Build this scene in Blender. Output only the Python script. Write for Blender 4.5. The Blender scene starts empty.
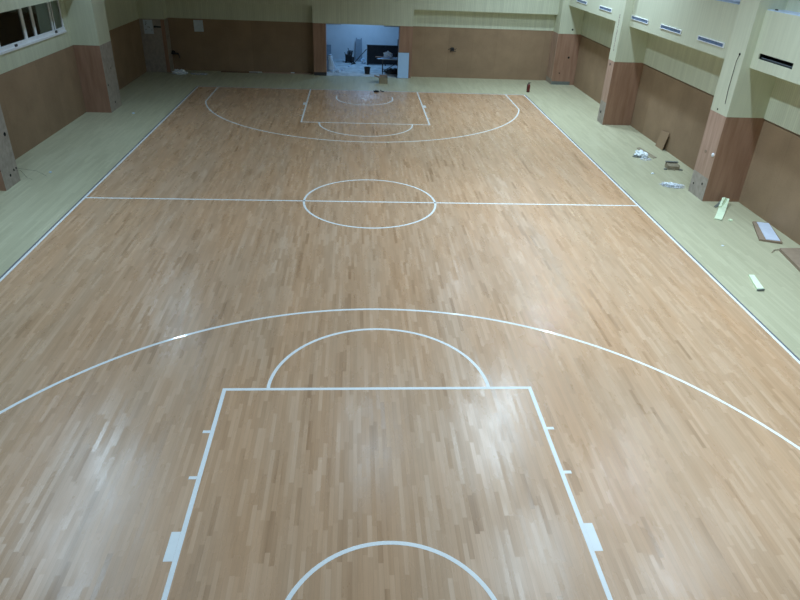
import bpy, bmesh, math, random
from mathutils import Vector, Matrix, noise
random.seed(4)
SC = bpy.context.scene
COL = SC.collection
PI = math.pi

# ------------------------------------------------------------------ materials
def new_mat(name):
    m = bpy.data.materials.new(name); m.use_nodes = True
    nt = m.node_tree
    return m, nt, nt.nodes['Principled BSDF']

def N(nt, kind, **inp):
    n = nt.nodes.new(kind)
    for k, v in inp.items():
        if k in ('operation', 'data_type', 'noise_dimensions', 'blend_type', 'interpolation_type'):
            setattr(n, k, v)
    return n

def math_n(nt, op, a, b=None, c=None):
    n = nt.nodes.new('ShaderNodeMath'); n.operation = op
    for i, v in enumerate((a, b, c)):
        if v is None: continue
        if isinstance(v, (int, float)): n.inputs[i].default_value = v
        else: nt.links.new(v, n.inputs[i])
    return n.outputs[0]

def comb(nt, x, y, z):
    n = nt.nodes.new('ShaderNodeCombineXYZ')
    for i, v in enumerate((x, y, z)):
        if isinstance(v, (int, float)): n.inputs[i].default_value = v
        else: nt.links.new(v, n.inputs[i])
    return n.outputs[0]

def sep_pos(nt):
    g = nt.nodes.new('ShaderNodeNewGeometry')
    s = nt.nodes.new('ShaderNodeSeparateXYZ')
    nt.links.new(g.outputs['Position'], s.inputs[0])
    return s.outputs[0], s.outputs[1], s.outputs[2], g

def white(nt, vec):
    n = nt.nodes.new('ShaderNodeTexWhiteNoise'); n.noise_dimensions = '3D'
    nt.links.new(vec, n.inputs['Vector'])
    return n.outputs['Value'], n.outputs['Color']

def noise_n(nt, vec, scale, detail=3, rough=0.55):
    n = nt.nodes.new('ShaderNodeTexNoise')
    n.inputs['Scale'].default_value = scale; n.inputs['Detail'].default_value = detail
    n.inputs['Roughness'].default_value = rough
    nt.links.new(vec, n.inputs['Vector'])
    return n.outputs['Fac']

def ramp(nt, fac, stops):
    r = nt.nodes.new('ShaderNodeValToRGB')
    el = r.color_ramp.elements
    while len(el) < len(stops): el.new(0.5)
    for e, (p, c) in zip(el, stops):
        e.position = p; e.color = (*c, 1)
    nt.links.new(fac, r.inputs[0])
    return r.outputs[0]

def mul_col(nt, col, fac):
    n = nt.nodes.new('ShaderNodeVectorMath'); n.operation = 'SCALE'
    nt.links.new(col, n.inputs[0])
    if isinstance(fac, (int, float)): n.inputs['Scale'].default_value = fac
    else: nt.links.new(fac, n.inputs['Scale'])
    return n.outputs[0]

def mix_col(nt, fac, a, b):
    n = nt.nodes.new('ShaderNodeMix'); n.data_type = 'RGBA'
    nt.links.new(fac, n.inputs['Factor']) if not isinstance(fac, (int, float)) else setattr(n.inputs['Factor'], 'default_value', fac)
    for v, k in ((a, 6), (b, 7)):
        if isinstance(v, tuple): n.inputs[k].default_value = (*v, 1)
        else: nt.links.new(v, n.inputs[k])
    return n.outputs[2]

def srgb(r, g, b):
    f = lambda c: (c/255/12.92 if c <= 10 else ((c/255+0.055)/1.055)**2.4)
    return (f(r), f(g), f(b))

def plain(name, col, rough=0.6, var=0.12, scale=9, spec=0.4, metal=0.0):
    """a plain painted / plastic / paper surface with a little mottling"""
    m, nt, b = new_mat(name)
    x, y, z, g = sep_pos(nt)
    f = noise_n(nt, g.outputs['Position'], scale, 4)
    c = ramp(nt, f, [(0.3, tuple(v*(1-var) for v in col)), (0.7, tuple(min(1, v*(1+var)) for v in col))])
    nt.links.new(c, b.inputs['Base Color'])
    b.inputs['Roughness'].default_value = rough
    b.inputs['Specular IOR Level'].default_value = spec
    b.inputs['Metallic'].default_value = metal
    return m

def boards(name, w, length, stops, rough, tilt, spec=0.5, tint=None, grain=0.10, rvar=0.08):
    """strip flooring: boards run along y, each with its own tone and tiny tilt"""
    m, nt, b = new_mat(name)
    x, y, z, g = sep_pos(nt)
    xs = math_n(nt, 'DIVIDE', x, w)
    xi = math_n(nt, 'FLOOR', xs)
    xf = math_n(nt, 'FRACT', xs)
    off, _ = white(nt, comb(nt, xi, 3.7, 1.3))
    ys = math_n(nt, 'ADD', math_n(nt, 'DIVIDE', y, length), math_n(nt, 'MULTIPLY', off, 13.0))
    yi = math_n(nt, 'FLOOR', ys)
    yf = math_n(nt, 'FRACT', ys)
    rnd, rcol = white(nt, comb(nt, xi, yi, 0.5))
    # grain streaks along the board
    gv = comb(nt, math_n(nt, 'MULTIPLY', x, 60.0), math_n(nt, 'MULTIPLY', y, 2.2), math_n(nt, 'MULTIPLY', rnd, 40.0))
    gr = noise_n(nt, gv, 1.0, 3)
    stk = noise_n(nt, comb(nt, math_n(nt, 'MULTIPLY', x, 5.0), math_n(nt, 'MULTIPLY', y, 0.22), 2.0), 1.0, 4)
    big = noise_n(nt, comb(nt, math_n(nt, 'MULTIPLY', x, 1.0), math_n(nt, 'MULTIPLY', y, 0.35), 0.0), 0.9, 3)
    fac = math_n(nt, 'ADD', math_n(nt, 'MULTIPLY', rnd, 0.62), math_n(nt, 'MULTIPLY', big, 0.25))
    fac = math_n(nt, 'ADD', fac, math_n(nt, 'MULTIPLY', math_n(nt, 'SUBTRACT', stk, 0.4), 1.0))
    fac = math_n(nt, 'SUBTRACT', fac, 0.05)
    col = ramp(nt, fac, stops)
    col = mul_col(nt, col, math_n(nt, 'ADD', math_n(nt, 'MULTIPLY', gr, grain*2), 1-grain))
    # hairline joints
    e = math_n(nt, 'MINIMUM', xf, math_n(nt, 'SUBTRACT', 1.0, xf))
    joint = math_n(nt, 'LESS_THAN', e, 0.03)
    col = mul_col(nt, col, math_n(nt, 'SUBTRACT', 1.0, math_n(nt, 'MULTIPLY', joint, 0.13)))
    if tint: col = tint(nt, col, x, y)
    nt.links.new(col, b.inputs['Base Color'])
    # every board lies a hair out of level, so its sheen differs from its neighbour's
    vm = nt.nodes.new('ShaderNodeVectorMath'); vm.operation = 'SUBTRACT'
    nt.links.new(rcol, vm.inputs[0]); vm.inputs[1].default_value = (0.5, 0.5, 0.5)
    vs = nt.nodes.new('ShaderNodeVectorMath'); vs.operation = 'MULTIPLY'
    nt.links.new(vm.outputs[0], vs.inputs[0]); vs.inputs[1].default_value = (tilt, tilt*1.5, 0)
    va = nt.nodes.new('ShaderNodeVectorMath'); va.operation = 'ADD'
    nt.links.new(vs.outputs[0], va.inputs[0]); nt.links.new(g.outputs['Normal'], va.inputs[1])
    vn = nt.nodes.new('ShaderNodeVectorMath'); vn.operation = 'NORMALIZE'
    nt.links.new(va.outputs[0], vn.inputs[0])
    nt.links.new(vn.outputs[0], b.inputs['Normal'])
    rn = noise_n(nt, comb(nt, math_n(nt, 'MULTIPLY', x, 2.0), math_n(nt, 'MULTIPLY', y, 0.7), 0.0), 1.3, 4)
    rr = math_n(nt, 'ADD', math_n(nt, 'MULTIPLY', math_n(nt, 'SUBTRACT', rn, 0.5), rvar*4), rough)
    nt.links.new(rr, b.inputs['Roughness'])
    b.inputs['Specular IOR Level'].default_value = spec
    return m

def upright(name, col, col2, sx=9.0, sz=0.9, rough=0.6, groove=None, spec=0.35, var=0.0):
    """vertical wood / panelling: streaks run upward; groove = pitch of the slots"""
    m, nt, b = new_mat(name)
    x, y, z, g = sep_pos(nt)
    h = math_n(nt, 'ADD', x, y)
    v = comb(nt, math_n(nt, 'MULTIPLY', h, sx), math_n(nt, 'MULTIPLY', z, sz), math_n(nt, 'MULTIPLY', math_n(nt, 'SUBTRACT', x, y), 0.3))
    f = noise_n(nt, v, 1.0, 4)
    c = ramp(nt, f, [(0.32, col), (0.68, col2)])
    if groove:
        gf = math_n(nt, 'FRACT', math_n(nt, 'DIVIDE', h, groove))
        gi = math_n(nt, 'FLOOR', math_n(nt, 'DIVIDE', h, groove))
        gw, _ = white(nt, comb(nt, gi, 2.0, 5.0))
        line = math_n(nt, 'LESS_THAN', gf, 0.12)
        k = math_n(nt, 'SUBTRACT', math_n(nt, 'ADD', 0.96, math_n(nt, 'MULTIPLY', gw, 0.08)), math_n(nt, 'MULTIPLY', line, 0.16))
        c = mul_col(nt, c, k)
    nt.links.new(c, b.inputs['Base Color'])
    b.inputs['Roughness'].default_value = rough
    b.inputs['Specular IOR Level'].default_value = spec
    return m

def fabric(name, col, panel=1.22):
    m, nt, b = new_mat(name)
    x, y, z, g = sep_pos(nt)
    h = math_n(nt, 'ADD', x, y)
    f = noise_n(nt, g.outputs['Position'], 1.3, 4)
    w = noise_n(nt, comb(nt, math_n(nt, 'MULTIPLY', h, 26.0), math_n(nt, 'MULTIPLY', z, 26.0), 0.0), 1.0, 2)
    c = ramp(nt, math_n(nt, 'ADD', math_n(nt, 'MULTIPLY', f, 0.7), math_n(nt, 'MULTIPLY', w, 0.3)),
             [(0.3, tuple(v*0.86 for v in col)), (0.7, tuple(v*1.14 for v in col))])
    hi = math_n(nt, 'FLOOR', math_n(nt, 'DIVIDE', h, panel))
    hf = math_n(nt, 'FRACT', math_n(nt, 'DIVIDE', h, panel))
    r, _ = white(nt, comb(nt, hi, 9.0, 4.0))
    k = math_n(nt, 'SUBTRACT', math_n(nt, 'ADD', 0.95, math_n(nt, 'MULTIPLY', r, 0.1)), math_n(nt, 'MULTIPLY', math_n(nt, 'LESS_THAN', hf, 0.010), 0.13))
    c = mul_col(nt, c, k)
    nt.links.new(c, b.inputs['Base Color'])
    b.inputs['Roughness'].default_value = 0.85
    b.inputs['Specular IOR Level'].default_value = 0.2
    return m

def emptyless_glass(name, tint):
    m, nt, b = new_mat(name)
    b.inputs['Base Color'].default_value = (*tint, 1)
    b.inputs['Roughness'].default_value = 0.03
    b.inputs['Transmission Weight'].default_value = 1.0
    b.inputs['IOR'].default_value = 1.45
    return m

def film_mat(name):
    m, nt, b = new_mat(name)
    b.inputs['Base Color'].default_value = (0.82, 0.86, 0.95, 1)
    b.inputs['Roughness'].default_value = 0.25
    b.inputs['Specular IOR Level'].default_value = 0.8
    x, y, z, g = sep_pos(nt)
    f = noise_n(nt, g.outputs['Position'], 9.0, 4)
    a = ramp(nt, f, [(0.38, (0.06,)*3), (0.66, (0.70,)*3)])
    nt.links.new(a, b.inputs['Alpha'])
    return m

def court_tint(nt, col, x, y):
    # the stain is redder and darker in some bands of the floor, greyer in rubbed ones
    f = noise_n(nt, comb(nt, math_n(nt, 'MULTIPLY', x, 0.9), math_n(nt, 'MULTIPLY', y, 0.12), 4.0), 1.6, 3)
    t = ramp(nt, f, [(0.35, (1.03, 0.985, 0.95)), (0.65, (0.98, 1.01, 1.06))])
    n = nt.nodes.new('ShaderNodeVectorMath'); n.operation = 'MULTIPLY'
    nt.links.new(col, n.inputs[0]); nt.links.new(t, n.inputs[1])
    return n.outputs[0]

MT = {}
MT['court'] = boards('court_wood', 0.060, 0.62,
    [(0.0, (0.360, 0.205, 0.110)), (0.22, (0.500, 0.305, 0.178)), (0.6, (0.560, 0.350, 0.211)), (1.0, (0.645, 0.428, 0.278))],
    0.28, 0.034, 0.6, court_tint, 0.10, 0.05)
MT['pale'] = boards('pale_maple', 0.075, 0.95,
    [(0.0, (0.435, 0.410, 0.272)), (0.5, (0.485, 0.458, 0.308)), (1.0, (0.535, 0.508, 0.350))], 0.42, 0.02, 0.35, None, 0.06)
MT['paint'] = plain('white_line_paint', (0.87, 0.88, 0.87), 0.10, 0.03, 4, 0.5)
MT['edge'] = plain('slate_edge_strip', (0.15, 0.155, 0.175), 0.4, 0.1)
MT['cream'] = upright('cream_slotted_panel', (0.610, 0.625, 0.475), (0.670, 0.685, 0.525), 7, 0.5, 0.55, 0.085)
MT['cream_plain'] = upright('cream_board', (0.610, 0.625, 0.475), (0.670, 0.685, 0.525), 14, 0.5, 0.55)
MT['fabric'] = fabric('brown_fabric_panel', (0.330, 0.220, 0.138))
MT['ply'] = upright('reddish_plywood', (0.300, 0.164, 0.106), (0.400, 0.230, 0.158), 7, 0.7, 0.5)
MT['ply_pale'] = upright('worn_pink_plywood', (0.41, 0.26, 0.19), (0.54, 0.36, 0.28), 9, 0.8, 0.6)
MT['grey'] = upright('bare_grey_board', (0.34, 0.295, 0.25), (0.46, 0.39, 0.34), 8, 6, 0.75)
MT['hole'] = plain('dark_hole', (0.012, 0.011, 0.010), 0.9, 0.1)
MT['white'] = plain('white_frame', (0.84, 0.86, 0.90), 0.4, 0.05)
MT['sill'] = plain('bluish_sill', (0.52, 0.60, 0.76), 0.45, 0.15)
MT['slat'] = plain('blue_grey_slat', (0.19, 0.27, 0.42), 0.45, 0.12)
MT['black'] = plain('black_paint', (0.016, 0.015, 0.017), 0.45, 0.3)
MT['dark'] = plain('dark_metal', (0.05, 0.05, 0.055), 0.5, 0.3)
MT['wallwhite'] = plain('white_plaster', (0.78, 0.80, 0.83), 0.8, 0.04, 2)
MT['concrete'] = plain('dusty_concrete', (0.52, 0.56, 0.58), 0.7, 0.28, 2.6)
MT['greyboard'] = plain('grey_blue_board', (0.27, 0.31, 0.36), 0.6, 0.08)
MT['sheet'] = plain('pale_blue_sheet', (0.46, 0.68, 1.0), 0.4, 0.03)
MT['sack'] = plain('white_sack', (0.62, 0.76, 0.92), 0.8, 0.08, 14)
MT['plastic'] = plain('white_plastic_film', (0.86, 0.92, 0.98), 0.3, 0.06, 20, 0.6)
MT['film'] = film_mat('thin_clear_film')
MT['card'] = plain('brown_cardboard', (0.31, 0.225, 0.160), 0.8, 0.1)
MT['card_grey'] = plain('grey_cardboard', (0.29, 0.24, 0.165), 0.8, 0.15)
MT['card_dark'] = plain('brown_edge', (0.205, 0.125, 0.075), 0.8, 0.15)
MT['green'] = plain('pale_green_foam', (0.80, 0.92, 0.66), 0.5, 0.05)
MT['lid_white'] = plain('pale_panel_face', (0.66, 0.72, 0.86), 0.35, 0.04)
MT['red'] = plain('dark_red_paint', (0.13, 0.016, 0.014), 0.35, 0.1)
MT['paper'] = plain('paper', (0.60, 0.66, 0.72), 0.8, 0.04)
MT['glass'] = emptyless_glass('window_glass', (0.80, 0.90, 0.82))
MT['strip_dark'] = plain('grey_strip', (0.17, 0.18, 0.165), 0.6, 0.1)
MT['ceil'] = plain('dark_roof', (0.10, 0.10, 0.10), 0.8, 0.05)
MT['outside'] = plain('night_facade', (0.012, 0.018, 0.012), 0.9, 0.3, 1.5)

# ------------------------------------------------------------------ builders
ORG = {}
def tag(o, label=None, cat=None, group=None, kind=None):
    if label: o['label'] = label
    if cat: o['category'] = cat
    if group: o['group'] = group
    if kind: o['kind'] = kind
    return o

def thing(name, label, cat, loc, group=None):
    o = bpy.data.objects.new(name, None); COL.objects.link(o)
    o.empty_display_size = 0.2
    o.location = loc; ORG[o] = Vector(loc)
    return tag(o, label, cat, group)

def obj(name, bm, mat, parent=None, origin=None, bevel=0.0, label=None, kind=None, smooth=False):
    """link bm (world coordinates) as one mesh object"""
    org = Vector(origin) if origin is not None else (ORG[parent] if parent else Vector((0, 0, 0)))
    bmesh.ops.recalc_face_normals(bm, faces=bm.faces)
    bm.transform(Matrix.Translation(-org))
    me = bpy.data.meshes.new(name); bm.to_mesh(me); bm.free()
    me.materials.append(MT[mat])
    if smooth:
        for p in me.polygons: p.use_smooth = True
    o = bpy.data.objects.new(name, me); COL.objects.link(o)
    if parent:
        o.parent = parent; o.location = org - ORG[parent]
    else:
        o.location = org
    ORG[o] = org
    if bevel:
        md = o.modifiers.new('Bevel', 'BEVEL'); md.width = bevel; md.segments = 2; md.limit_method = 'ANGLE'
    if label: o['label'] = label
    if kind: o['kind'] = kind
    return o

def B(): return bmesh.new()

def box(bm, x0, x1, y0, y1, z0, z1, mtx=None):
    vs = [bm.verts.new(p) for p in ((x0,y0,z0),(x1,y0,z0),(x1,y1,z0),(x0,y1,z0),(x0,y0,z1),(x1,y0,z1),(x1,y1,z1),(x0,y1,z1))]
    for f in ((0,1,2,3),(4,5,6,7),(0,1,5,4),(1,2,6,5),(2,3,7,6),(3,0,4,7)):
        bm.faces.new([vs[i] for i in f])
    if mtx is not None:
        for v in vs: v.co = mtx @ v.co
    return bm

def boxes(*bs):
    bm = B()
    for b in bs: box(bm, *b)
    return bm

def slab(pts, z0, z1):
    """upright prism over a ground outline; z0/z1 may be lists per corner"""
    bm = B(); n = len(pts)
    zl = z0 if isinstance(z0, (list, tuple)) else [z0]*n
    zh = z1 if isinstance(z1, (list, tuple)) else [z1]*n
    lo = [bm.verts.new((x, y, z)) for (x, y), z in zip(pts, zl)]
    hi = [bm.verts.new((x, y, z)) for (x, y), z in zip(pts, zh)]
    bm.faces.new(lo); bm.faces.new(hi)
    for i in range(n):
        bm.faces.new((lo[i], lo[(i+1) % n], hi[(i+1) % n], hi[i]))
    return bm

def tube(bm, pts, r, seg=8, cap=True):
    pts = [Vector(p) for p in pts]
    rings = []
    for i, p in enumerate(pts):
        d = (pts[min(i+1, len(pts)-1)] - pts[max(i-1, 0)]).normalized()
        a = d.orthogonal().normalized(); b = d.cross(a)
        rr = r[i] if isinstance(r, (list, tuple)) else r
        rings.append([bm.verts.new(p + a*rr*math.cos(t) + b*rr*math.sin(t)) for t in [2*PI*k/seg for k in range(seg)]])
    for a, b in zip(rings, rings[1:]):
        for k in range(seg):
            bm.faces.new((a[k], a[(k+1) % seg], b[(k+1) % seg], b[k]))
    if cap:
        bm.faces.new(rings[0]); bm.faces.new(rings[-1])
    return bm

def lathe(profile, c, seg=20):
    bm = B(); rings = []
    for r, z in profile:
        rings.append([bm.verts.new((c[0]+r*math.cos(2*PI*k/seg), c[1]+r*math.sin(2*PI*k/seg), c[2]+z)) for k in range(seg)])
    for a, b in zip(rings, rings[1:]):
        for k in range(seg):
            bm.faces.new((a[k], a[(k+1) % seg], b[(k+1) % seg], b[k]))
    bm.faces.new(rings[0]); bm.faces.new(rings[-1])
    return bm

def ribbon(pts, w, z0, z1, closed=False):
    """a painted band of width w following pts on the floor"""
    bm = B(); n = len(pts); L = []
    P = [Vector((x, y, 0)) for x, y in pts]
    for i in range(n):
        if closed:
            a, b, c = P[(i-1) % n], P[i], P[(i+1) % n]
        else:
            a, b, c = P[max(i-1, 0)], P[i], P[min(i+1, n-1)]
        d1 = (b-a).normalized() if (b-a).length > 1e-6 else (c-b).normalized()
        d2 = (c-b).normalized() if (c-b).length > 1e-6 else d1
        n1 = Vector((-d1.y, d1.x, 0)); n2 = Vector((-d2.y, d2.x, 0))
        nn = (n1+n2).normalized(); k = w/2/max(0.4, nn.dot(n1))
        L.append([bm.verts.new((q.x, q.y, z)) for q in (b+nn*k, b-nn*k) for z in (z0, z1)])
    m = n if closed else n-1
    for i in range(m):
        a, b = L[i], L[(i+1) % n]
        bm.faces.new((a[1], a[3], b[3], b[1]))
        bm.faces.new((a[0], a[1], b[1], b[0])); bm.faces.new((a[3], a[2], b[2], b[3]))
        bm.faces.new((a[2], a[0], b[0], b[2]))
    if not closed:
        bm.faces.new(L[0]); bm.faces.new(L[-1])
    return bm

def arc(cx, cy, r, a0, a1, n=64):
    return [(cx+r*math.cos(math.radians(a0+(a1-a0)*i/n)), cy+r*math.sin(math.radians(a0+(a1-a0)*i/n))) for i in range(n+1)]

def crumple(c, sx, sy, sz, seed, sub=4, rough=0.45, rot=0.0, freq=2.2):
    """a crumpled heap of film or cloth resting on the ground"""
    bm = B(); bmesh.ops.create_icosphere(bm, subdivisions=sub, radius=1.0)
    o = Vector((seed*7.3, seed*3.1, seed*1.7))
    for v in bm.verts:
        p = v.co.copy()
        d = noise.noise(p*freq+o)*rough + abs(noise.noise(p*freq*2.3+o))*rough*0.8 - rough*0.25
        q = p*(1+d)
        v.co = Vector((q.x*sx, q.y*sy, max(0.0, q.z*0.9+0.25)*sz + 0.004))
    bm.transform(Matrix.Translation(c) @ Matrix.Rotation(rot, 4, 'Z'))
    return bm

def plate_on_x(bm, x, y, z, r, d, side):
    """short dark disc let into a face that looks along -x (side 1) or +x (side -1)"""
    tube(bm, [(x+side*d, y, z), (x-side*0.004, y, z)], r, 10)

# ------------------------------------------------------------------ dimensions
XR, XL = 10.65, -10.60        # lower wall faces
YF = 17.70                    # far wall
YN = -20.0
ZT = 2.40                     # top of the brown dado
ZC = 10.0                     # ceiling
FR = 9.57; FL = -9.67         # pillar faces

# ------------------------------------------------------------------ floor and court
floor = obj('floor', boxes((XL-0.4, XR+0.4, YN-0.3, YF+0.0, -0.2, 0.0)), 'pale', kind='structure')
court = obj('court_floor', boxes((-7.53, 7.53, -14.03, 14.03, -0.002, 0.003)), 'court', floor, label='brown stained wood court with white lines')
Z0, Z1 = 0.0031, 0.0045
W = 0.055
def line(name, pts, closed=False, label=None, w=W):
    return obj(name, ribbon(pts, w, Z0, Z1, closed), 'paint', court, label=label)
def rect_frame(x0, x1, y0, y1, w):
    return boxes((x0-w, x0, y0-w, y1+w, -0.001, 0.0035), (x1, x1+w, y0-w, y1+w, -0.001, 0.0035),
                 (x0, x1, y0-w, y0, -0.001, 0.0035), (x0, x1, y1, y1+w, -0.001, 0.0035))
obj('edge_strip', rect_frame(-7.53, 7.53, -14.03, 14.03, 0.042), 'edge', floor, label='slate grey strip around the court')
for s in (-1, 1):
    line('sideline', [(7.5*s, -14.03), (7.5*s, 14.03)])
    line('baseline', [(-7.47, 14*s), (7.47, 14*s)], w=0.05)
line('halfway_line', [(-7.47, 0), (7.47, 0)], w=0.06)
line('centre_circle', arc(0, 0, 1.775, 0, 360, 96)[:-1], True)
def end_lines(s):
    P = lambda pts: [(x, y*s) for x, y in pts]
    line('free_throw_lane', P([(-2.45, 13.97), (-2.45, 8.2), (2.45, 8.2), (2.45, 13.97)]), w=0.06)
    line('free_throw_semicircle', P([(-1.77, 8.17)] + [(-x, y) for x, y in arc(0, 8.2, 1.775, 0, -180, 48)][1:-1] + [(1.77, 8.17)]))
    a = math.degrees(math.acos(6.6/6.72))
    line('three_point_line', P([(6.6, 13.97), (6.6, 12.425-6.72*math.sin(math.radians(a)))] + arc(0, 12.425, 6.72, -a, -180+a, 96)[1:] + [(-6.6, 13.97)]))
    line('no_charge_arc', P([(1.23, 12.8)] + arc(0, 12.425, 1.23, 0, -180, 48) + [(-1.23, 12.8)]))
    for t in (-1, 1):
        bx = sorted((t*2.481, t*2.59))
        y0, y1 = sorted((s*10.965, s*11.385))
        obj('lane_block', boxes((bx[0], bx[1], y0, y1, Z0, Z1)), 'paint', court)
        for yy in (9.185, 10.085):
            bx2 = sorted((t*2.481, t*2.585))
            y0, y1 = sorted((s*(yy-0.027), s*(yy+0.027)))
            obj('lane_tick', boxes((bx2[0], bx2[1], y0, y1, Z0, Z1)), 'paint', court)
end_lines(-1); end_lines(1)

# ------------------------------------------------------------------ ceiling, near wall
obj('ceiling', boxes((XL-0.4, XR+0.4, YN-0.3, YF+1.0, ZC, ZC+0.2)), 'ceil', kind='structure')
obj('wall_near', boxes((XL-0.4, XR+0.4, YN-0.3, YN, 0.0, ZC)), 'ceil', kind='structure')

# ------------------------------------------------------------------ right wall
bays_right = [(-7.60, 0.44), (1.30, 8.87), (9.50, 16.90)]
wr = obj('wall_right', boxes((XR+0.10, XR+0.4, YN, YF+0.3, 0.0, ZC)), 'cream_plain', kind='structure')
SILL = 5.05
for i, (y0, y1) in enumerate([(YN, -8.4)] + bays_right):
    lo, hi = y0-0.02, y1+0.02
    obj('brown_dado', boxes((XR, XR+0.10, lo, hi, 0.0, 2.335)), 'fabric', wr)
    obj('shadow_line_strip', boxes((XR+0.02, XR+0.10, lo, hi, 2.335, ZT-0.01)), 'card', wr, label='recessed strip standing in for the shadow line above the brown panelling')  # groove and its brown tone stand in for shade below the cream panel
    obj('cream_panel', boxes((XR-0.035, XR+0.10, lo, hi, ZT-0.01, 3.70)), 'cream', wr)
    if i == 1:   # this bulkhead has an empty grille opening cut into it
        obj('bulkhead', boxes((9.80, XR+0.1, lo, -1.27, 3.68, SILL), (9.80, XR+0.1, 0.19, hi, 3.68, SILL),
                              (9.80, XR+0.1, -1.27, 0.19, 3.68, 3.93), (9.80, XR+0.1, -1.27, 0.19, 4.075, SILL),
                              (10.2, XR+0.1, -1.27, 0.19, 3.93, 4.075)), 'cream_plain', wr)
        obj('opening_liner', boxes((9.86, 10.2, -1.27, 0.19, 3.93, 3.943), (10.19, 10.2, -1.27, 0.19, 3.943, 4.075),
                                   (9.83, 10.2, -1.272, -1.262, 3.943, 4.075), (9.83, 10.2, 0.182, 0.192, 3.943, 4.075),
                                   (9.83, 10.2, -1.262, 0.182, 4.066, 4.075)), 'black', wr, label='dark empty grille slot')
        obj('opening_rail', boxes((9.88, 9.90, -1.262, 0.182, 3.96, 3.975)), 'greyboard', wr)
    else:
        obj('bulkhead', boxes((9.80, XR+0.1, lo, hi, 3.68, SILL)), 'cream_plain', wr)
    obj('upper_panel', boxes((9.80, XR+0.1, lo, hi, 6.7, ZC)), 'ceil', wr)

def window_right(n, y0, y1, mull):
    w = obj('window_%d' % n, boxes((10.30, 10.38, y0, y1, SILL, SILL+0.07), (10.30, 10.38, y0, y1, 6.63, 6.70),
            (10.30, 10.38, y0, y0+0.06, SILL+0.07, 6.63), (10.30, 10.38, y1-0.06, y1, SILL+0.07, 6.63)), 'white', origin=(10.3, (y0+y1)/2, SILL), kind='structure')
    obj('sill', boxes((9.82, 10.30, y0, y1, SILL, SILL+0.02)), 'sill', w)
    ys = [y0+0.06] + mull + [y1-0.06]
    for m in mull:
        obj('mullion', boxes((10.29, 10.385, m-0.035, m+0.035, SILL+0.07, 6.63)), 'dark', w)
    for a, b in zip(ys, ys[1:]):
        obj('pane', boxes((10.335, 10.345, a, b, SILL+0.07, 6.63)), 'glass', w)
    return w
w2 = window_right(2, -7.58, -0.55, [-2.3, -4.0, -5.7])
obj('reveal', boxes((10.28, XR+0.1, -0.55, 0.46, SILL, 6.70)), 'cream_plain', w2)
obj('sill_end', boxes((9.82, 10.28, -0.55, 0.43, SILL, SILL+0.02)), 'sill', w2)
obj('jamb', boxes((10.27, 10.30, -0.62, -0.55, SILL+0.02, 6.70)), 'black', w2, label='dark jamb')
obj('mortar_lump', crumple((9.86, 0.12, SILL+0.02), 0.03, 0.05, 0.03, 3, 3), 'dark', w2, label='dark lump on the sill')
window_right(3, 1.32, 8.85, [3.2, 5.1, 7.0])
window_right(4, 9.52, 16.68, [11.3, 13.1, 14.9])

# ------------------------------------------------------------------ left wall
wl = obj('wall_left', boxes((XL-0.4, XL-0.10, YN, 1.30, 0.0, ZC), (XL-0.4, XL-0.10, 8.52, YF+0.3, 0.0, ZC),
        (XL-0.4, XL-0.10, 1.30, 8.52, 0.0, 2.88), (XL-0.4, XL-0.10, 1.30, 8.52, 5.0, ZC)), 'cream_plain', kind='structure')
bays_left = [(YN, 0.41), (1.24, 8.90), (10.12, 17.0)]
for i, (y0, y1) in enumerate(bays_left):
    lo, hi = y0-0.02, y1+0.02
    obj('brown_dado', boxes((XL-0.10, XL, lo, hi, 0.0, ZT-0.01)), 'fabric', wl)
    if i == 1:
        obj('cream_panel', boxes((XL-0.10, XL+0.005, lo, hi, ZT-0.01, 2.88), (XL-0.10, XL+0.005, 8.52, hi, 2.88, 4.05)), 'cream', wl)
        obj('bulkhead', boxes((XL-0.10, -10.20, lo, hi, 4.02, 5.6)), 'cream', wl)
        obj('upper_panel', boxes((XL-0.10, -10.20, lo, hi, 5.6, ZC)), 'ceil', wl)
    else:
        obj('cream_panel', boxes((XL-0.10, XL+0.005, lo, hi, ZT-0.01, 3.72)), 'cream', wl)
        obj('bulkhead', boxes((XL-0.10, -9.90, lo, hi, 3.70, 5.6)), 'cream', wl)
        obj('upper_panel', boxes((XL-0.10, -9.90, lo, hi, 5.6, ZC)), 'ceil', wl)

w1 = obj('window_1', boxes((-10.70, -10.565, 1.26, 8.52, 2.88, 2.95)), 'white', origin=(-10.62, 4.9, 2.88), kind='structure')
obj('lower_rail', boxes((-10.66, -10.60, 1.26, 8.52, 2.95, 3.05), (-10.70, -10.66, 1.26, 8.52, 2.95, 3.02)), 'white', w1)
obj('upper_rail', boxes((-10.70, -10.60, 1.26, 8.52, 4.9, 5.0)), 'white', w1)
for a, b, x in ((3.80, 3.93, -10.64), (5.52, 5.68, -10.63), (6.22, 6.36, -10.63), (7.60, 7.67, -10.63), (7.80, 7.86, -10.64), (8.44, 8.52, -10.63), (1.26, 1.34, -10.63)):
    obj('mullion', boxes((x-0.03, x+0.012, a, b, 3.05, 4.9)), 'white', w1)
obj('sash_latch', boxes((-10.60, -10.575, 4.68, 4.82, 2.95, 3.02)), 'dark', w1, label='dark latch on the white rail')
obj('sash_latch', boxes((-10.60, -10.575, 7.66, 7.80, 2.95, 3.03)), 'dark', w1, label='dark latch on the white rail')
ys = [1.34, 3.80, 5.52, 6.22, 7.60, 7.80, 8.44]
for k, (a, b) in enumerate(zip(ys, ys[1:])):
    a2 = a+0.13 if k else a
    obj('pane', boxes((-10.655, -10.648, a2, b, 3.05, 4.9)), 'glass', w1)
# what stands outside in the dark
obj('wall_outside', boxes((-13.2, -13.0, -3, 12, 0.0, 7.0)), 'outside', kind='structure')

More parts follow.
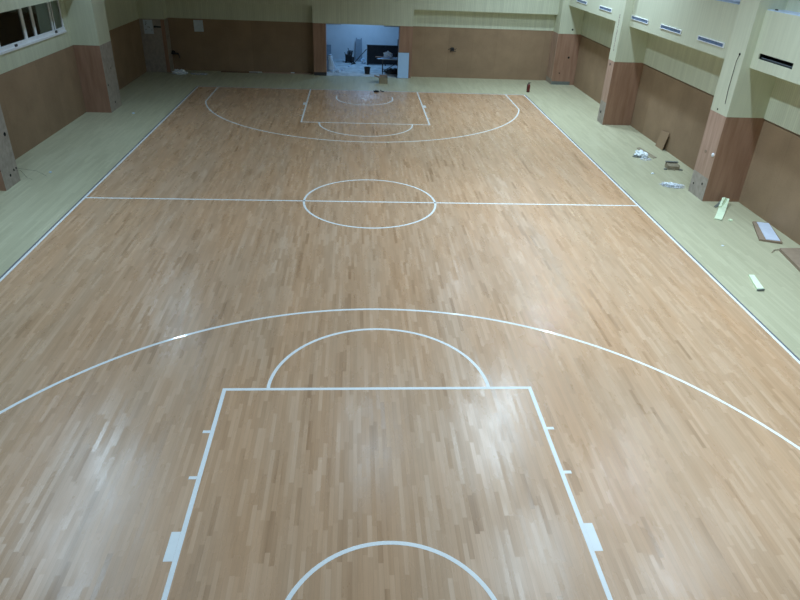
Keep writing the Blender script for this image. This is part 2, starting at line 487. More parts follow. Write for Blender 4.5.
# ------------------------------------------------------------------ far wall
OX0, OX1 = -1.86, 1.745        # doorway
CX0, CX1 = -2.48, 2.40        # outer sides of its casing
wf = obj('wall_far', boxes((XL-0.1, CX0, YF+0.10, YF+0.3, 0.0, ZC), (CX1, XR+0.1, YF+0.10, YF+0.3, 0.0, ZC)), 'cream_plain', kind='structure')
for x0, x1 in ((XL-0.1, CX0), (CX1, XR+0.1)):
    obj('brown_dado', boxes((x0, x1, YF, YF+0.10, 0.0, ZT)), 'fabric', wf)
    obj('cream_panel', boxes((x0, x1, YF-0.012, YF+0.10, ZT, 3.20)), 'cream', wf)
    obj('bulkhead', boxes((x0, x1, 17.30, YF+0.10, 3.19, 5.6)), 'cream', wf)
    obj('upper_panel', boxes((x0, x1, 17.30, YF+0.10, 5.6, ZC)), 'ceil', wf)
t1 = obj('trim_1', boxes((CX0, CX1, 17.30, 18.0, 2.43, 5.6)), 'cream', origin=(0, 17.6, 2.43), kind='structure')
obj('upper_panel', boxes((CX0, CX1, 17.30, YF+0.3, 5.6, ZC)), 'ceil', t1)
for x0, x1 in ((CX0, OX0), (OX1, CX1)):
    obj('door_casing', boxes((x0, x1, 17.30, 18.0, 0.0, 2.43)), 'ply', t1, label='reddish plywood casing')
obj('casing_foot', boxes((CX0-0.002, OX0+0.002, 17.285, 17.30, 0.0, 0.16)), 'dark', t1)
# two boxed-in drops in the upper corners, just behind the doorway
obj('boxed_drop', boxes((-2.3, -1.13, 18.02, 18.25, 2.31, 3.3)), 'sill', t1, label='grey blue boxing')
obj('boxed_drop', boxes((1.0, 2.2, 18.02, 18.25, 2.29, 3.3)), 'sill', t1, label='grey blue boxing')

# ------------------------------------------------------------------ storeroom behind the doorway
obj('storeroom_floor', boxes((OX0, OX1, 17.34, 18.0, -0.1, 0.006), (-4.0, 4.5, 18.0, 22.3, -0.1, 0.006)), 'concrete', kind='structure')
obj('wall_storeroom_back', boxes((-4.0, 4.5, 22.0, 22.3, 0.0, 3.3)), 'wallwhite', kind='structure')
obj('wall_storeroom_left', boxes((-4.2, -4.0, 18.0, 22.3, 0.0, 3.3)), 'wallwhite', kind='structure')
obj('wall_storeroom_right', boxes((4.5, 4.7, 18.0, 22.3, 0.0, 3.3)), 'wallwhite', kind='structure')
obj('wall_storeroom_front', boxes((-4.0, CX0, 17.9, 18.0, 0.0, 3.3)), 'wallwhite', kind='structure')
obj('wall_storeroom_front', boxes((CX1, 4.5, 17.9, 18.0, 0.0, 3.3)), 'wallwhite', kind='structure')
obj('ceiling_storeroom', boxes((-4.2, 4.7, 17.99, 22.3, 3.3, 3.45)), 'wallwhite', kind='structure')

# ------------------------------------------------------------------ pillars
def pillar(label, x0, x1, y0, y1, face, lower='ply', board=None, patch=None, top=ZC):
    """face = +1: looks at the court along -x (right wall); -1: along +x (left wall)"""
    t = thing('pillar', label, 'pillar', ((x0+x1)/2, (y0+y1)/2, 0), None)
    obj('lower_cladding', boxes((x0, x1, y0, y1, 0.0, ZT)), lower, t, label='reddish brown plywood cladding')
    obj('upper_cladding', boxes((x0-0.006, x1+0.006, y0-0.006, y1+0.006, ZT, top)), 'cream_plain', t, label='cream board cladding')
    fx = x0 if face > 0 else x1
    if board:
        z0 = patch[0] if patch else 0.0
        a, b = sorted((fx, fx-face*0.008))
        obj('front_board', boxes((a, b, y0, y1, z0, ZT)), board, t, label='pale worn front board')
    if patch:
        a, b = sorted((fx, fx-face*0.006))
        obj('base_patch', boxes((a, b, y0, y1, 0.0, patch[0])), 'grey', t, label='bare grey patch at the foot')
    return t, fx
def holes(t, fx, face, spots, name='bolt_hole'):
    for y, z, r in spots:
        bm = B(); plate_on_x(bm, fx-face*0.009, y, z, r, 0.002, face)
        obj(name, bm, 'hole', t)

pc, fx = pillar('near right pillar with a dark wire hanging down its cream face and a white knob', FR, XR+0.05, 0.44, 1.32, 1, 'ply', 'ply_pale', (0.66,))
holes(pc, fx, 1, [(1.14, 0.30, 0.028), (0.68, 0.44, 0.034), (0.97, 2.49, 0.026)])
bm = B(); tube(bm, [(fx-0.012, 0.655, 3.96), (fx-0.03, 0.68, 3.80), (fx-0.02, 0.70, 3.44), (fx-0.02, 0.70, 3.06), (fx-0.012, 0.67, 2.70)], 0.0075, 6)
obj('hanging_wire', bm, 'dark', pc, label='thin dark wire')
bm = B(); tube(bm, [(fx-0.004, 0.65, 3.97), (fx-0.02, 0.65, 3.97)], 0.032, 8)
obj('wire_hole', bm, 'hole', pc)
bm = B(); tube(bm, [(fx-0.008, 0.54, 1.33), (fx-0.03, 0.54, 1.33), (fx-0.045, 0.54, 1.33)], [0.055, 0.055, 0.03], 14)
obj('knob', bm, 'white', pc, label='round white knob')
bm = B(); tube(bm, [(fx-0.008, 0.97, 1.31), (fx-0.02, 0.97, 1.31)], 0.042, 12)
obj('cover_plate', bm, 'card', pc, label='round brown cover')

pb, fx = pillar('middle right pillar with a scraped vertical streak on its cream front', 9.50, XR+0.05, 8.87, 9.52, 1, 'ply', 'ply_pale', (0.85,))
holes(pb, fx, 1, [(9.25, 2.25, 0.05), (9.28, 0.42, 0.05)])
bm = B()
rs = random.Random(3)
for k in range(16):
    z = 2.75+k*0.082; yy = 9.20+rs.uniform(-0.03, 0.03)
    box(bm, fx-0.0075, fx-0.005, yy-rs.uniform(0.02, 0.05), yy+rs.uniform(0.02, 0.05), z, z+rs.uniform(0.04, 0.085))
obj('scraped_streak', bm, 'grey', pb, label='grey scrape marks')

pa, fx = pillar('far right corner pillar where the far and right walls meet', 9.50, XR+0.05, 16.70, YF+0.12, 1, 'ply', 'ply_pale', (0.25,))
bm = B(); box(bm, 9.50, 10.45, 16.690, 16.702, 0.0, 0.16); obj('grey_foot', bm, 'strip_dark', pa, label='grey strip along the foot')
for x, z, r in ((10.16, 2.60, 0.045), (10.19, 1.31, 0.05), (9.84, 0.56, 0.03)):
    bm = B(); tube(bm, [(x, 16.70, z), (x, 16.688, z)], r, 10); obj('bolt_hole', bm, 'hole', pa)

pl2, fx = pillar('left pillar beyond the window with a grey patch at its foot', XL-0.05, FL, 8.90, 10.12, -1, 'ply', 'grey', (0.52,))
holes(pl2, fx, -1, [(9.45, 0.28, 0.04), (9.05, 0.99, 0.03), (9.6, 1.5, 0.025)])
pl1, fx = pillar('nearest left pillar cut off by the left edge of the view, grey face with holes', XL-0.05, FL, 0.41, 1.24, -1, 'ply', 'grey', None)
holes(pl1, fx, -1, [(1.06, 1.34, 0.055), (1.17, 0.38, 0.03), (1.04, 0.37, 0.034), (0.80, 0.30, 0.04)])
for pts in (((fx+0.008, 1.17, 0.38), (fx+0.2, 1.35, 0.28), (fx+0.42, 1.42, 0.22), (fx+0.62, 1.50, 0.04)),
            ((fx+0.008, 1.04, 0.37), (fx+0.1, 1.2, 0.30), (fx+0.18, 1.25, 0.10), (fx+0.3, 1.28, 0.015))):
    bm = B(); tube(bm, pts, 0.003, 6); obj('loose_wire', bm, 'dark', pl1, label='loose grey wire end')
pl3, fx = pillar('far left corner pillar, dim grey-brown, behind a pinned notice', XL-0.05, -9.45, 17.02, YF+0.12, -1, 'grey', None, None)
bm = boxes((-9.62, -9.45, 17.010, 17.021, 0.0, ZT)); obj('edge_board', bm, 'ply', pl3, label='reddish edge board')
bm = B(); tube(bm, [(-9.90, 17.02, 2.07), (-9.90, 16.97, 2.07)], 0.05, 8); tube(bm, [(-9.90, 16.98, 2.07), (-9.62, 16.98, 2.06)], 0.035, 8)
obj('pipe_stub', bm, 'black', pl3, label='black pipe stub')

# ------------------------------------------------------------------ air grilles on the right bulkhead
def vent(y0, y1, label):
    yc = (y0+y1)/2; z0, z1 = 3.935, 4.065
    t = thing('air_grille', label, 'air vent', (9.80, yc, 4.0), 'air grilles along the right bulkhead')
    f = 0.022
    obj('frame', boxes((9.775, 9.80, y0, y1, z0, z0+f), (9.775, 9.80, y0, y1, z1-f, z1),
                       (9.775, 9.80, y0, y0+f*1.6, z0+f, z1-f), (9.775, 9.80, y1-f*1.6, y1, z0+f, z1-f)), 'white', t, label='white rim')
    obj('backing', boxes((9.793, 9.7995, y0+f, y1-f, z0+f, z1-f)), 'slat', t, label='blue-grey core')
    bm = B(); n = 4
    for k in range(n):
        zz = z0+f+0.004+k*(z1-z0-2*f)/n
        box(bm, 9.781, 9.793, y0+f*1.6, y1-f*1.6, zz, zz+0.011)
    obj('slats', bm, 'slat', t)
    obj('divider', boxes((9.779, 9.793, yc-0.012, yc+0.012, z0+f, z1-f)), 'slat', t)
vent(1.94, 3.50, 'white rimmed air grille beside the wired near pillar, largest in the bay')
vent(4.64, 6.20, 'white rimmed air grille in the middle of three above the leaning brown board')
vent(7.25, 8.80, 'white rimmed air grille just before the scraped middle pillar')
vent(10.95, 12.40, 'white rimmed air grille just past the scraped middle pillar')
vent(14.10, 15.55, 'farthest white rimmed air grille, next to the far right corner pillar')

# ------------------------------------------------------------------ notices and fittings on the far wall
t = thing('notice', 'pale blue notice sheet on the far left corner pillar', 'notice', (-10.2, 17.02, 1.74))
obj('sheet', boxes((-10.43, -10.00, 17.004, 17.018, 1.74, 2.36)), 'paper', t)
rs = random.Random(8)
for k in range(7):
    x, z = -10.38+rs.random()*0.30, 1.80+rs.random()*0.46
    obj('speck', boxes((x, x+0.035, 17.002, 17.004, z, z+0.035)), 'dark', t)
t = thing('notice', 'blank white notice sheet on the brown far wall left of the doorway', 'notice', (-8.0, YF, 1.80))
obj('sheet', boxes((-8.24, -7.80, YF-0.014, YF, 1.82, 2.34)), 'paper', t)
t = thing('wall_bracket', 'black stub bracket low on the far wall beside the left corner pillar', 'bracket', (-9.2, YF, 0.7))
bm = B(); tube(bm, [(-9.38, YF, 0.82), (-9.38, YF-0.22, 0.82)], 0.05, 8); tube(bm, [(-9.38, YF-0.2, 0.82), (-9.10, YF-0.2, 0.80), (-9.04, YF-0.2, 0.62)], 0.05, 8)
obj('pipe', bm, 'black', t)
bm = B(); tube(bm, [(-9.38, YF, 0.82), (-9.38, YF-0.02, 0.82)], 0.10, 12); obj('flange', bm, 'black', t)
t = thing('wall_socket', 'open box with tangled black wires on the brown wall right of the doorway', 'socket', (4.48, YF, 1.38))
obj('box', boxes((4.38, 4.56, YF-0.03, YF, 1.30, 1.46)), 'dark', t)
for k in range(5):
    a = k*1.3
    bm = B(); tube(bm, [(4.47, YF-0.03, 1.38), (4.47+0.14*math.cos(a), YF-0.10, 1.38+0.10*math.sin(a)), (4.47+0.22*math.cos(a+0.5), YF-0.05, 1.36+0.14*math.sin(a+0.6))], 0.012, 6)
    obj('wire', bm, 'black', t)
for x, z in ((2.74, 2.23), (2.66, 1.50)):
    pass

# ------------------------------------------------------------------ things around the doorway
t = thing('leaning_sheet', 'pale blue sheet panel leaning on the right casing of the doorway', 'panel', (2.02, 17.18, 0))
Mx = Matrix.Translation((0, 17.16, 0.0)) @ Matrix.Rotation(-0.075, 4, 'X')
obj('sheet', box(B(), 1.72, 2.25, 0.0, 0.022, 0.0, 1.21, Mx), 'sheet', t)
bm = B()
for b in ((1.705, 1.72, -0.004, 0.026, 0, 1.225), (2.25, 2.265, -0.004, 0.026, 0, 1.225), (1.72, 2.25, -0.004, 0.026, 1.21, 1.225), (1.72, 2.25, -0.004, 0.026, 0.0, 0.02)):
    box(bm, *b, Mx)
obj('edging', bm, 'greyboard', t, label='thin grey edging')

t = thing('cardboard_box', 'small brown cardboard box with an open flap standing before the doorway', 'box', (0.94, 15.9, 0))
c = 0.28
obj('carton', boxes((0.74, 1.15, 15.70, 16.06, 0, 0.012), (0.74, 1.15, 15.70, 15.715, 0.012, c), (0.74, 1.15, 16.045, 16.06, 0.012, c),
                    (0.74, 0.755, 15.715, 16.045, 0.012, c), (1.135, 1.15, 15.715, 16.045, 0.012, c)), 'card_grey', t)
obj('flap', slab([(0.50, 15.72), (0.74, 15.71), (0.74, 16.04), (0.50, 16.03)], [0.33, c-0.012, c-0.012, 0.33], [0.342, c, c, 0.342]), 'card_dark', t)
obj('flap', slab([(0.755, 16.05), (1.135, 16.05), (1.12, 16.26), (0.77, 16.26)], [c-0.012, c-0.012, 0.30, 0.30], [c, c, 0.312, 0.312]), 'card_dark', t)
obj('flap', slab([(0.757, 15.72), (0.95, 15.74), (0.95, 16.02), (0.757, 16.04)], [c-0.01, 0.20, 0.20, c-0.01], [c, 0.21, 0.21, c]), 'card_dark', t)

t = thing('scrap', 'black lump of scrap lying at the edge of the court before the box', 'scrap', (0.54, 13.75, 0.003))
obj('lump', crumple((0.55, 13.78, 0.003), 0.12, 0.09, 0.075, 3), 'black', t)
t = thing('scrap', 'small bent dark offcut lying right of the black lump on the far baseline', 'scrap', (0.82, 13.87, 0.003))
bm = B(); tube(bm, [(0.74, 13.93, 0.07), (0.80, 13.90, 0.02), (0.90, 13.83, 0.018)], 0.022, 7); obj('offcut', bm, 'dark', t)

t = thing('fire_extinguisher', 'dark red fire extinguisher standing at the far right corner of the court', 'fire extinguisher', (7.84, 14.70, 0))
q = (7.84, 14.70, 0)
obj('cylinder', lathe([(0.066, 0.0), (0.072, 0.01), (0.072, 0.29), (0.060, 0.34), (0.028, 0.365), (0.028, 0.385)], q), 'red', t, smooth=False)
obj('valve', lathe([(0.020, 0.385), (0.024, 0.40), (0.020, 0.43)], q, 12), 'dark', t)
obj('handle', boxes((7.80, 7.93, 14.685, 14.715, 0.43, 0.445), (7.81, 7.90, 14.688, 14.712, 0.405, 0.415)), 'black', t)
bm = B(); tube(bm, [(7.82, 14.69, 0.41), (7.76, 14.66, 0.37), (7.752, 14.66, 0.22), (7.755, 14.66, 0.08)], 0.011, 7); obj('hose', bm, 'black', t)
obj('base_ring', lathe([(0.073, 0.0), (0.076, 0.002), (0.076, 0.03), (0.073, 0.032)], q), 'black', t)

t = thing('crumpled_plastic', 'heap of white crumpled plastic on the floor in the dim far left corner', 'plastic waste', (-8.95, 16.75, 0))
obj('film', crumple((-8.95, 16.75, 0), 0.36, 0.26, 0.17, 6), 'plastic', t, smooth=False)
t = thing('crumpled_plastic', 'thin trail of pale torn film right of the heap in the far left corner', 'plastic waste', (-8.3, 16.7, 0))
obj('film', crumple((-8.05, 16.75, 0), 0.40, 0.20, 0.04, 9), 'film', t)
t = thing('floor_board', 'long thin dark plank lying along the foot of the far wall, under a white piece', 'plank', (-6.3, 17.5, 0))
obj('plank', boxes((-7.1, -5.3, 17.40, 17.60, 0, 0.03)), 'card_dark', t)
t = thing('offcut', 'short white strip lying on the dark plank by the far wall', 'offcut', (-5.4, 17.5, 0.03))
obj('strip', slab([(-5.72, 17.43), (-5.10, 17.47), (-5.10, 17.57), (-5.72, 17.53)], 0.031, 0.05), 'plastic', t)
t = thing('floor_board', 'pale grey plank lying along the far wall up to the left door casing', 'plank', (-4.0, 17.5, 0))
obj('plank', boxes((-5.05, -2.62, 17.52, 17.66, 0, 0.025)), 'ply_pale', t)
t = thing('offcut', 'small white chip on the pale plank beside the left door casing', 'offcut', (-3.6, 17.6, 0.025))
obj('chip', slab([(-3.66, 17.55), (-3.50, 17.54), (-3.48, 17.62), (-3.64, 17.63)], 0.026, 0.06), 'plastic', t)

# ------------------------------------------------------------------ storeroom contents
G = 0.006
t = thing('leaning_board', 'tall grey board with a notched top leaning on the storeroom back wall', 'board', (-0.24, 21.7, G))
Mx = Matrix.Translation((0, 21.62, G)) @ Matrix.Rotation(-0.16, 4, 'X')
bm = slab([(-0.42, 0.0), (-0.03, 0.0), (-0.05, 1.19), (-0.09, 1.24), (-0.13, 1.16), (-0.32, 1.16), (-0.35, 1.25), (-0.39, 1.21)], 0.0, 0.03)
bm.transform(Mx @ Matrix.Rotation(PI/2, 4, 'X')); obj('board', bm, 'greyboard', t)
t = thing('leaning_board', 'grey board leaning at the left edge of the doorway behind the white sack', 'board', (-2.0, 21.6, G))
Mx = Matrix.Translation((0, 21.6, G)) @ Matrix.Rotation(-0.2, 4, 'X')
obj('board', box(B(), -2.35, -1.77, -0.015, 0.015, 0.0, 0.83, Mx), 'greyboard', t)
t = thing('sack', 'white slumped sack just inside the left side of the doorway', 'sack', (-1.70, 18.62, G))
bm = B(); tube(bm, [(-1.66, 18.6, G), (-1.67, 18.6, 0.16), (-1.70, 18.62, 0.40), (-1.73, 18.66, 0.60), (-1.73, 18.70, 0.72), (-1.72, 18.70, 0.80)], [0.21, 0.23, 0.18, 0.14, 0.12, 0.06], 16)
for v in bm.verts: v.co += Vector((noise.noise(v.co*6), noise.noise(v.co*6+Vector((5, 1, 2))), 0))*0.05
obj('bag', bm, 'sack', t, smooth=True)
obj('tie', lathe([(0.10, 0), (0.115, 0.015), (0.10, 0.03)], (-1.73, 18.69, 0.74), 12), 'greyboard', t)
for k, (x, y, s, lab) in enumerate(((-1.30, 18.35, 0.13, 'white lump of rubble nearest the sack in the storeroom'), (-1.10, 18.75, 0.09, 'small white rubble lump deeper behind the sack'), (-1.52, 18.05, 0.10, 'white rubble lump right at the doorway threshold'), (-0.75, 19.9, 0.08, 'lone white crumb in the middle of the storeroom floor'))):
    t = thing('rubble', lab, 'rubble', (x, y, G)); obj('lump', crumple((x, y, G), s, s*0.8, s*0.8, 20+k, 3), 'sack', t)
t = thing('machine', 'dark boxy machine with spiky handles on the storeroom floor left of the tall board', 'machine', (-0.77, 21.2, G))
obj('body', boxes((-0.97, -0.60, 21.05, 21.40, G+0.05, 0.42)), 'black', t, bevel=0.02)
obj('motor', lathe([(0.12, 0), (0.12, 0.20), (0.08, 0.24)], (-0.70, 21.2, 0.40), 14), 'dark', t)
obj('tank', boxes((-0.60, -0.48, 21.10, 21.35, G+0.02, 0.30)), 'dark', t, bevel=0.02)
for x, dx, z in ((-0.95, -0.05, 0.55), (-0.86, 0.02, 0.62), (-0.74, -0.08, 0.78), (-0.62, 0.07, 0.66)):
    bm = B(); tube(bm, [(x, 21.1, 0.38), (x+dx, 21.08, z)], 0.018, 7); obj('handle', bm, 'black', t)
for x in (-0.93, -0.64):
    bm = B(); tube(bm, [(x, 21.02, G+0.06), (x, 21.06, G+0.06)], 0.06, 14); obj('wheel', bm, 'black', t)
t = thing('pole', 'dark pole slanting up from the boxy machine to the black panel', 'pole', (-0.4, 20.75, G))
bm = B(); tube(bm, [(-0.52, 20.72, G+0.03), (0.19, 20.72, 0.80)], 0.022, 8); obj('shaft', bm, 'dark', t)
bm = B(); tube(bm, [(-0.62, 20.62, G+0.03), (-0.42, 20.82, G+0.03)], 0.03, 8); obj('foot', bm, 'black', t)
t = thing('black_panel', 'large black panel standing upright behind the workbench', 'panel', (1.2, 20.6, G))
obj('board', boxes((0.22, 2.3, 20.60, 20.65, 0.06, 1.02)), 'black', t)
obj('top_rail', boxes((0.20, 2.32, 20.585, 20.665, 1.02, 1.05)), 'dark', t)
for x in (0.24, 1.2, 2.2):
    obj('foot', boxes((x, x+0.06, 20.50, 20.75, G, 0.06)), 'dark', t)
obj('post', boxes((1.87, 1.93, 20.66, 20.72, G, 1.36)), 'black', t)
t = thing('cable_coil', 'white ring of cable standing against the tall grey board', 'coil', (0.02, 21.0, G))
bm = B(); Mx = Matrix.Translation((0.03, 20.95, 0.15)) @ Matrix.Rotation(0.5, 4, 'Z') @ Matrix.Rotation(1.2, 4, 'X')
tube(bm, [Mx @ Vector((0.12*math.cos(a), 0.12*math.sin(a), 0)) for a in [2*PI*k/24 for k in range(25)]], 0.04, 8); obj('ring', bm, 'sack', t, smooth=True)
t = thing('bucket', 'black bucket on the storeroom floor just inside the doorway', 'bucket', (0.20, 18.1, G))
obj('pail', lathe([(0.125, 0.0), (0.13, 0.01), (0.155, 0.30), (0.165, 0.305), (0.165, 0.325), (0.15, 0.325), (0.148, 0.30), (0.12, 0.03), (0.001, 0.03)], (0.20, 18.1, G), 22), 'black', t)
bm = B(); tube(bm, [(0.20+0.163*math.cos(a), 18.1-0.05*abs(math.sin(a))-0.115*math.sin(a)**2, G+0.30-0.09*math.sin(a)) for a in [PI*k/12 for k in range(13)]], 0.006, 6); obj('bail', bm, 'dark', t)
t = thing('workbench', 'grey topped workbench at the right side of the doorway', 'workbench', (1.55, 18.15, G))
obj('bench_top', boxes((0.93, 2.2, 17.98, 18.62, 0.73, 0.76)), 'greyboard', t)
for x, y in ((0.99, 18.03), (2.12, 18.03), (0.99, 18.57), (2.12, 18.57)):
    obj('leg', boxes((x-0.02, x+0.02, y-0.02, y+0.02, G, 0.73)), 'dark', t)
bm = B(); tube(bm, [(1.02, 18.03, 0.16), (1.75, 18.03, 0.60)], 0.02, 7); obj('brace', bm, 'dark', t)
obj('stretcher', boxes((0.99, 2.12, 18.56, 18.58, 0.14, 0.17)), 'dark', t)
t = thing('plank', 'white plank lying aslant over the left end of the workbench', 'plank', (1.0, 18.1, 0.76))
bm = box(B(), -0.36, 0.36, -0.07, 0.07, 0.0, 0.03); bm.transform(Matrix.Translation((1.03, 18.10, 0.764)) @ Matrix.Rotation(0.45, 4, 'Z')); obj('board', bm, 'sheet', t)
t = thing('batten', 'thin grey batten lying across the back of the workbench', 'batten', (0.95, 18.45, 0.79))
obj('stick', boxes((0.62, 1.55, 18.50, 18.55, 0.762, 0.80)), 'ply_pale', t)
t = thing('cloth', 'crumpled white cloth heaped on the workbench', 'cloth', (1.28, 18.25, 0.77))
obj('fabric', crumple((1.26, 18.36, 0.80), 0.22, 0.10, 0.24, 14), 'sack', t)
t = thing('tool', 'black power tool resting behind the white cloth on the workbench', 'tool', (1.5, 18.3, 0.77))
bm = B(); tube(bm, [(1.62, 18.24, 0.82), (1.70, 18.26, 1.0), (1.76, 18.28, 0.9)], [0.05, 0.045, 0.03], 10); obj('body', bm, 'black', t)
bm = B(); tube(bm, [(1.76, 18.28, 0.90), (1.84, 18.30, 0.79)], 0.025, 8); obj('nozzle', bm, 'dark', t)
t = thing('tarpaulin', 'dark heap of tarpaulin under the workbench', 'tarpaulin', (1.6, 18.3, G))
obj('heap', crumple((1.55, 18.32, G), 0.42, 0.20, 0.22, 31), 'dark', t)

# ------------------------------------------------------------------ litter along the right side
t = thing('leaning_board', 'brown board leaning on the brown right wall beside the white plastic', 'board', (10.5, 5.75, 0))
bm = slab([(5.45, 0.0), (6.04, 0.0), (6.00, 0.56), (5.38, 0.64)], 0.0, 0.018)
# outline lies in (y, z); stand it up against the wall with a slight lean
Mx = Matrix(((0, math.sin(0.13), -1, 10.53), (1, 0, 0, 0), (0, math.cos(0.13), 0, 0.0), (0, 0, 0, 1)))
bm.transform(Mx); obj('sheet', bm, 'fabric', t)
t = thing('crumpled_plastic', 'bright white crumpled plastic beside a brown strip on the right side floor', 'plastic waste', (9.5, 4.75, 0))
obj('film', crumple((9.46, 4.72, 0), 0.19, 0.24, 0.15, 2, 4, 0.42, 0.4), 'plastic', t)
obj('torn_corner', crumple((9.28, 4.62, 0), 0.17, 0.10, 0.05, 5, 3), 'strip_dark', t, label='grey torn edge')
obj('loose_flap', crumple((9.46, 4.34, 0), 0.20, 0.14, 0.03, 12, 3), 'film', t, label='clear flap')
t = thing('plank', 'flat brown strip lying beside the bright white plastic', 'strip', (9.8, 5.1, 0))
obj('strip', slab([(9.66, 5.66), (9.82, 5.74), (9.94, 4.54), (9.78, 4.46)], 0.0, 0.015), 'card_grey', t)
t = thing('broken_carton', 'grey broken carton with a dark rim on the floor before the brown wall', 'carton', (10.0, 3.6, 0))
Mx = Matrix.Translation((9.98, 3.42, 0)) @ Matrix.Rotation(-0.12, 4, 'Z') @ Matrix.Scale(0.74, 4)
bm = B()
for b in ((-0.26, 0.26, -0.20, 0.20, 0.003, 0.015), (-0.26, 0.26, -0.20, -0.185, 0.015, 0.15), (-0.26, 0.26, 0.185, 0.20, 0.015, 0.24), (-0.26, -0.245, -0.185, 0.185, 0.015, 0.19), (0.245, 0.26, -0.185, 0.185, 0.015, 0.19)): box(bm, *b, Mx)
obj('tray', bm, 'card_grey', t)
bm = B(); box(bm, -0.28, 0.27, 0.10, 0.23, 0.24, 0.262, Mx); obj('rim_flap', bm, 'strip_dark', t)
bm = slab([(-0.24, -0.18), (0.24, -0.18), (0.24, 0.12), (-0.24, 0.12)], [0.12, 0.12, 0.20, 0.20], [0.135, 0.135, 0.215, 0.215]); bm.transform(Mx); obj('inner_flap', bm, 'card_grey', t)
for x in (-0.34, 0.0, 0.32):
    bm = crumple((0, 0, 0), 0.08, 0.05, 0.05, 40+x, 3); bm.transform(Mx @ Matrix.Translation((x, -0.24, 0))); obj('torn_piece', bm, 'strip_dark' if x else 'card_grey', t)
t = thing('crumpled_plastic', 'sheet of thin clear crumpled film at the foot of the wired near pillar', 'plastic waste', (9.2, 1.72, 0))
obj('film', crumple((9.22, 1.70, 0), 0.32, 0.20, 0.06, 17, 5, 0.5, -0.3, 3.0), 'film', t)
obj('bright_fold', crumple((9.22, 1.72, 0.02), 0.22, 0.06, 0.06, 25, 4, 0.5, -0.3, 3.0), 'plastic', t, label='bright white fold')
t = thing('foam_strip', 'pale green bent strip lying against the foot of the wired near pillar', 'strip', (9.8, -0.3, 0))
P1 = [Vector((9.33, -0.95, 0.012)), Vector((9.6, -0.56, 0.014)), Vector((9.86, -0.16, 0.03)), Vector((10.07, 0.16, 0.10)), Vector((10.14, 0.27, 0.15))]
def band(pts, w, th):
    bm = B(); R = []
    for i, p in enumerate(pts):
        d = (pts[min(i+1, len(pts)-1)]-pts[max(i-1, 0)]); d.z = 0; d.normalize()
        s = Vector((-d.y, d.x, 0))*w/2
        R.append([bm.verts.new(p+s), bm.verts.new(p-s), bm.verts.new(p-s+Vector((0, 0, th))), bm.verts.new(p+s+Vector((0, 0, th)))])
    for a, b in zip(R, R[1:]):
        for k in range(4): bm.faces.new((a[k], a[(k+1) % 4], b[(k+1) % 4], b[k]))
    bm.faces.new(R[0]); bm.faces.new(R[-1])
    return bm
obj('strip', band(P1, 0.19, 0.02), 'green', t)
P2 = [Vector((10.14, 0.27, 0.15)), Vector((10.06, 0.20, 0.20)), Vector((9.90, 0.02, 0.16)), Vector((9.78, -0.14, 0.07))]
obj('folded_end', band(P2, 0.06, 0.014), 'green', t)
t = thing('strip', 'thin dark grey strip lying left of the pale green bent strip', 'strip', (9.9, 0.15, 0))
obj('lath', band([Vector((9.72, -0.03, 0.004)), Vector((9.95, 0.22, 0.004)), Vector((10.10, 0.38, 0.03))], 0.07, 0.014), 'strip_dark', t)
t = thing('framed_board', 'white faced board in brown backing lying by the right wall', 'board', (10.2, -1.8, 0))
obj('backing', slab([(10.20, -1.12), (10.60, -1.22), (10.22, -2.48), (9.73, -2.28)], 0.0, 0.05), 'card', t, label='brown backing board')
obj('face', slab([(10.27, -1.19), (10.56, -1.27), (10.20, -2.40), (9.88, -2.31)], 0.05, 0.062), 'lid_white', t, label='pale white face sheet')
t = thing('cardboard_sheet', 'thick brown cardboard sheet at the right edge of the view, against the wall', 'cardboard', (10.1, -3.4, 0))
obj('sheet', slab([(9.91, -2.85), (10.55, -2.80), (10.55, -4.6), (9.62, -4.7)], 0.0, [0.07, 0.06, 0.06, 0.07]), 'card', t)
obj('torn_strip', band([Vector((9.92, -2.82, 0.02)), Vector((9.78, -2.86, 0.02)), Vector((9.66, -2.98, 0.004))], 0.025, 0.008), 'card_grey', t)
t = thing('foam_strip', 'short pale green strip lying alone near the right sideline', 'strip', (8.32, -4.55, 0))
obj('strip', slab([(8.40, -4.18), (8.52, -4.19), (8.36, -4.86), (8.20, -4.88)], 0.0, [0.03, 0.03, 0.05, 0.05]), 'green', t)
obj('cut_end', slab([(8.195, -4.885), (8.362, -4.862), (8.36, -4.895), (8.20, -4.915)], 0.0, 0.045), 'strip_dark', t, label='dark cut end')
for x, y, r, m, lab in ((9.09, 2.84, 0.05, 'plastic', 'small white paper scrap between the carton and the clear film'),
                     (9.67, -0.98, 0.06, 'green', 'small pale chip right of the bent green strip'),
                     (8.61, -2.61, 0.035, 'plastic', 'tiny white speck between the sideline and the framed board'),
                     (-8.85, 8.87, 0.05, 'sack', 'white paper scrap on the floor beside the left pillar'),
                     (-9.15, 1.95, 0.04, 'sack', 'tiny white scrap by the nearest left pillar')):
    t = thing('paper_scrap', lab, 'scrap', (x, y, 0)); obj('scrap', crumple((x, y, 0), r, r*0.8, r*0.5, int(x*10), 3), m, t)

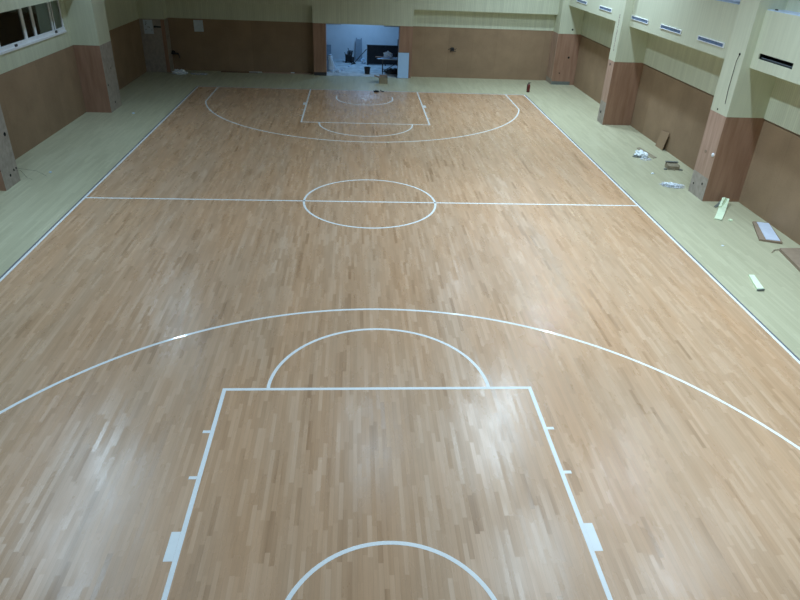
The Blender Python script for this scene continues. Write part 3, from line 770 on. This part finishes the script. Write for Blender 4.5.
# ------------------------------------------------------------------ lights: the hall's high lamps (many are off), added fill lights and the storeroom lamp
def lamp(x, y, p, z=8.5, size=0.38, col=(0.93, 1.0, 0.96), spread=142):
    l = bpy.data.lights.new('lamp', 'AREA'); l.shape = 'DISK'; l.size = size; l.energy = p; l.color = col
    l.spread = math.radians(spread)
    o = bpy.data.objects.new('lamp', l); COL.objects.link(o); o.location = (x, y, z)
    return o
for x, y, p, sp in ((7.6, 14.2, 195, 134), (8.0, 10.5, 230, 134), (8.0, 6.7, 200, 134), (8.0, -2.2, 115, 120), (8.0, -5.8, 120, 112),  # the first is a light added to brighten the far right end
                (4.4, 9.2, 160, 134), (4.4, 0.4, 370, 134), (4.4, -5.3, 140, 112), (5.2, -11, 330, 120)):  # the last is unseen fill added over the near court
    lamp(x, y, p, col=(0.64, 0.845, 1.0), spread=sp)
for x, y, p, sp in ((-7.6, 6.2, 120, 132), (-8.0, -1.8, 165, 132), (-8.0, -4.8, 115, 132), (0.1, -0.5, 80, 134), (-4.4, -11, 175, 120)):  # the last is added fill for the near left floor, out of view
    lamp(x, y, p, col=(0.55, 0.785, 1.0), spread=sp)
lamp(0.2, 20.0, 56, 3.25, 0.6, (0.26, 0.56, 1.0), 180)

w = bpy.data.worlds.new('night'); SC.world = w; w.use_nodes = True
w.node_tree.nodes['Background'].inputs[0].default_value = (0.010, 0.014, 0.012, 1)
w.node_tree.nodes['Background'].inputs[1].default_value = 1.0

# ------------------------------------------------------------------ camera on the opposite gallery
a, b, c = 0.5201, 0.0818, -0.0446
f = 639.4934
Rz = Matrix(((math.cos(b), -math.sin(b), 0), (math.sin(b), math.cos(b), 0), (0, 0, 1)))
Mp = Matrix(((1, 0, 0), (0, -math.sin(a), -math.cos(a)), (0, math.cos(a), -math.sin(a))))
Rr = Matrix(((math.cos(c), math.sin(c), 0), (-math.sin(c), math.cos(c), 0), (0, 0, 1)))
M = Rr @ Mp @ Rz
rot = Matrix((M[0], -M[1], -M[2])).transposed()
cd = bpy.data.cameras.new('camera'); cd.sensor_width = 36; cd.sensor_fit = 'HORIZONTAL'; cd.lens = f/800*36
cd.clip_start = 0.05; cd.clip_end = 200
co = bpy.data.objects.new('camera', cd); COL.objects.link(co)
co.matrix_world = Matrix.Translation((-0.4069, -16.3911, 6.3517)) @ rot.to_4x4()
SC.camera = co
vs = SC.view_settings
vs.view_transform = 'Standard'; vs.look = 'None'; vs.gamma = 1.0; vs.use_curve_mapping = False
vs.exposure = 0.0
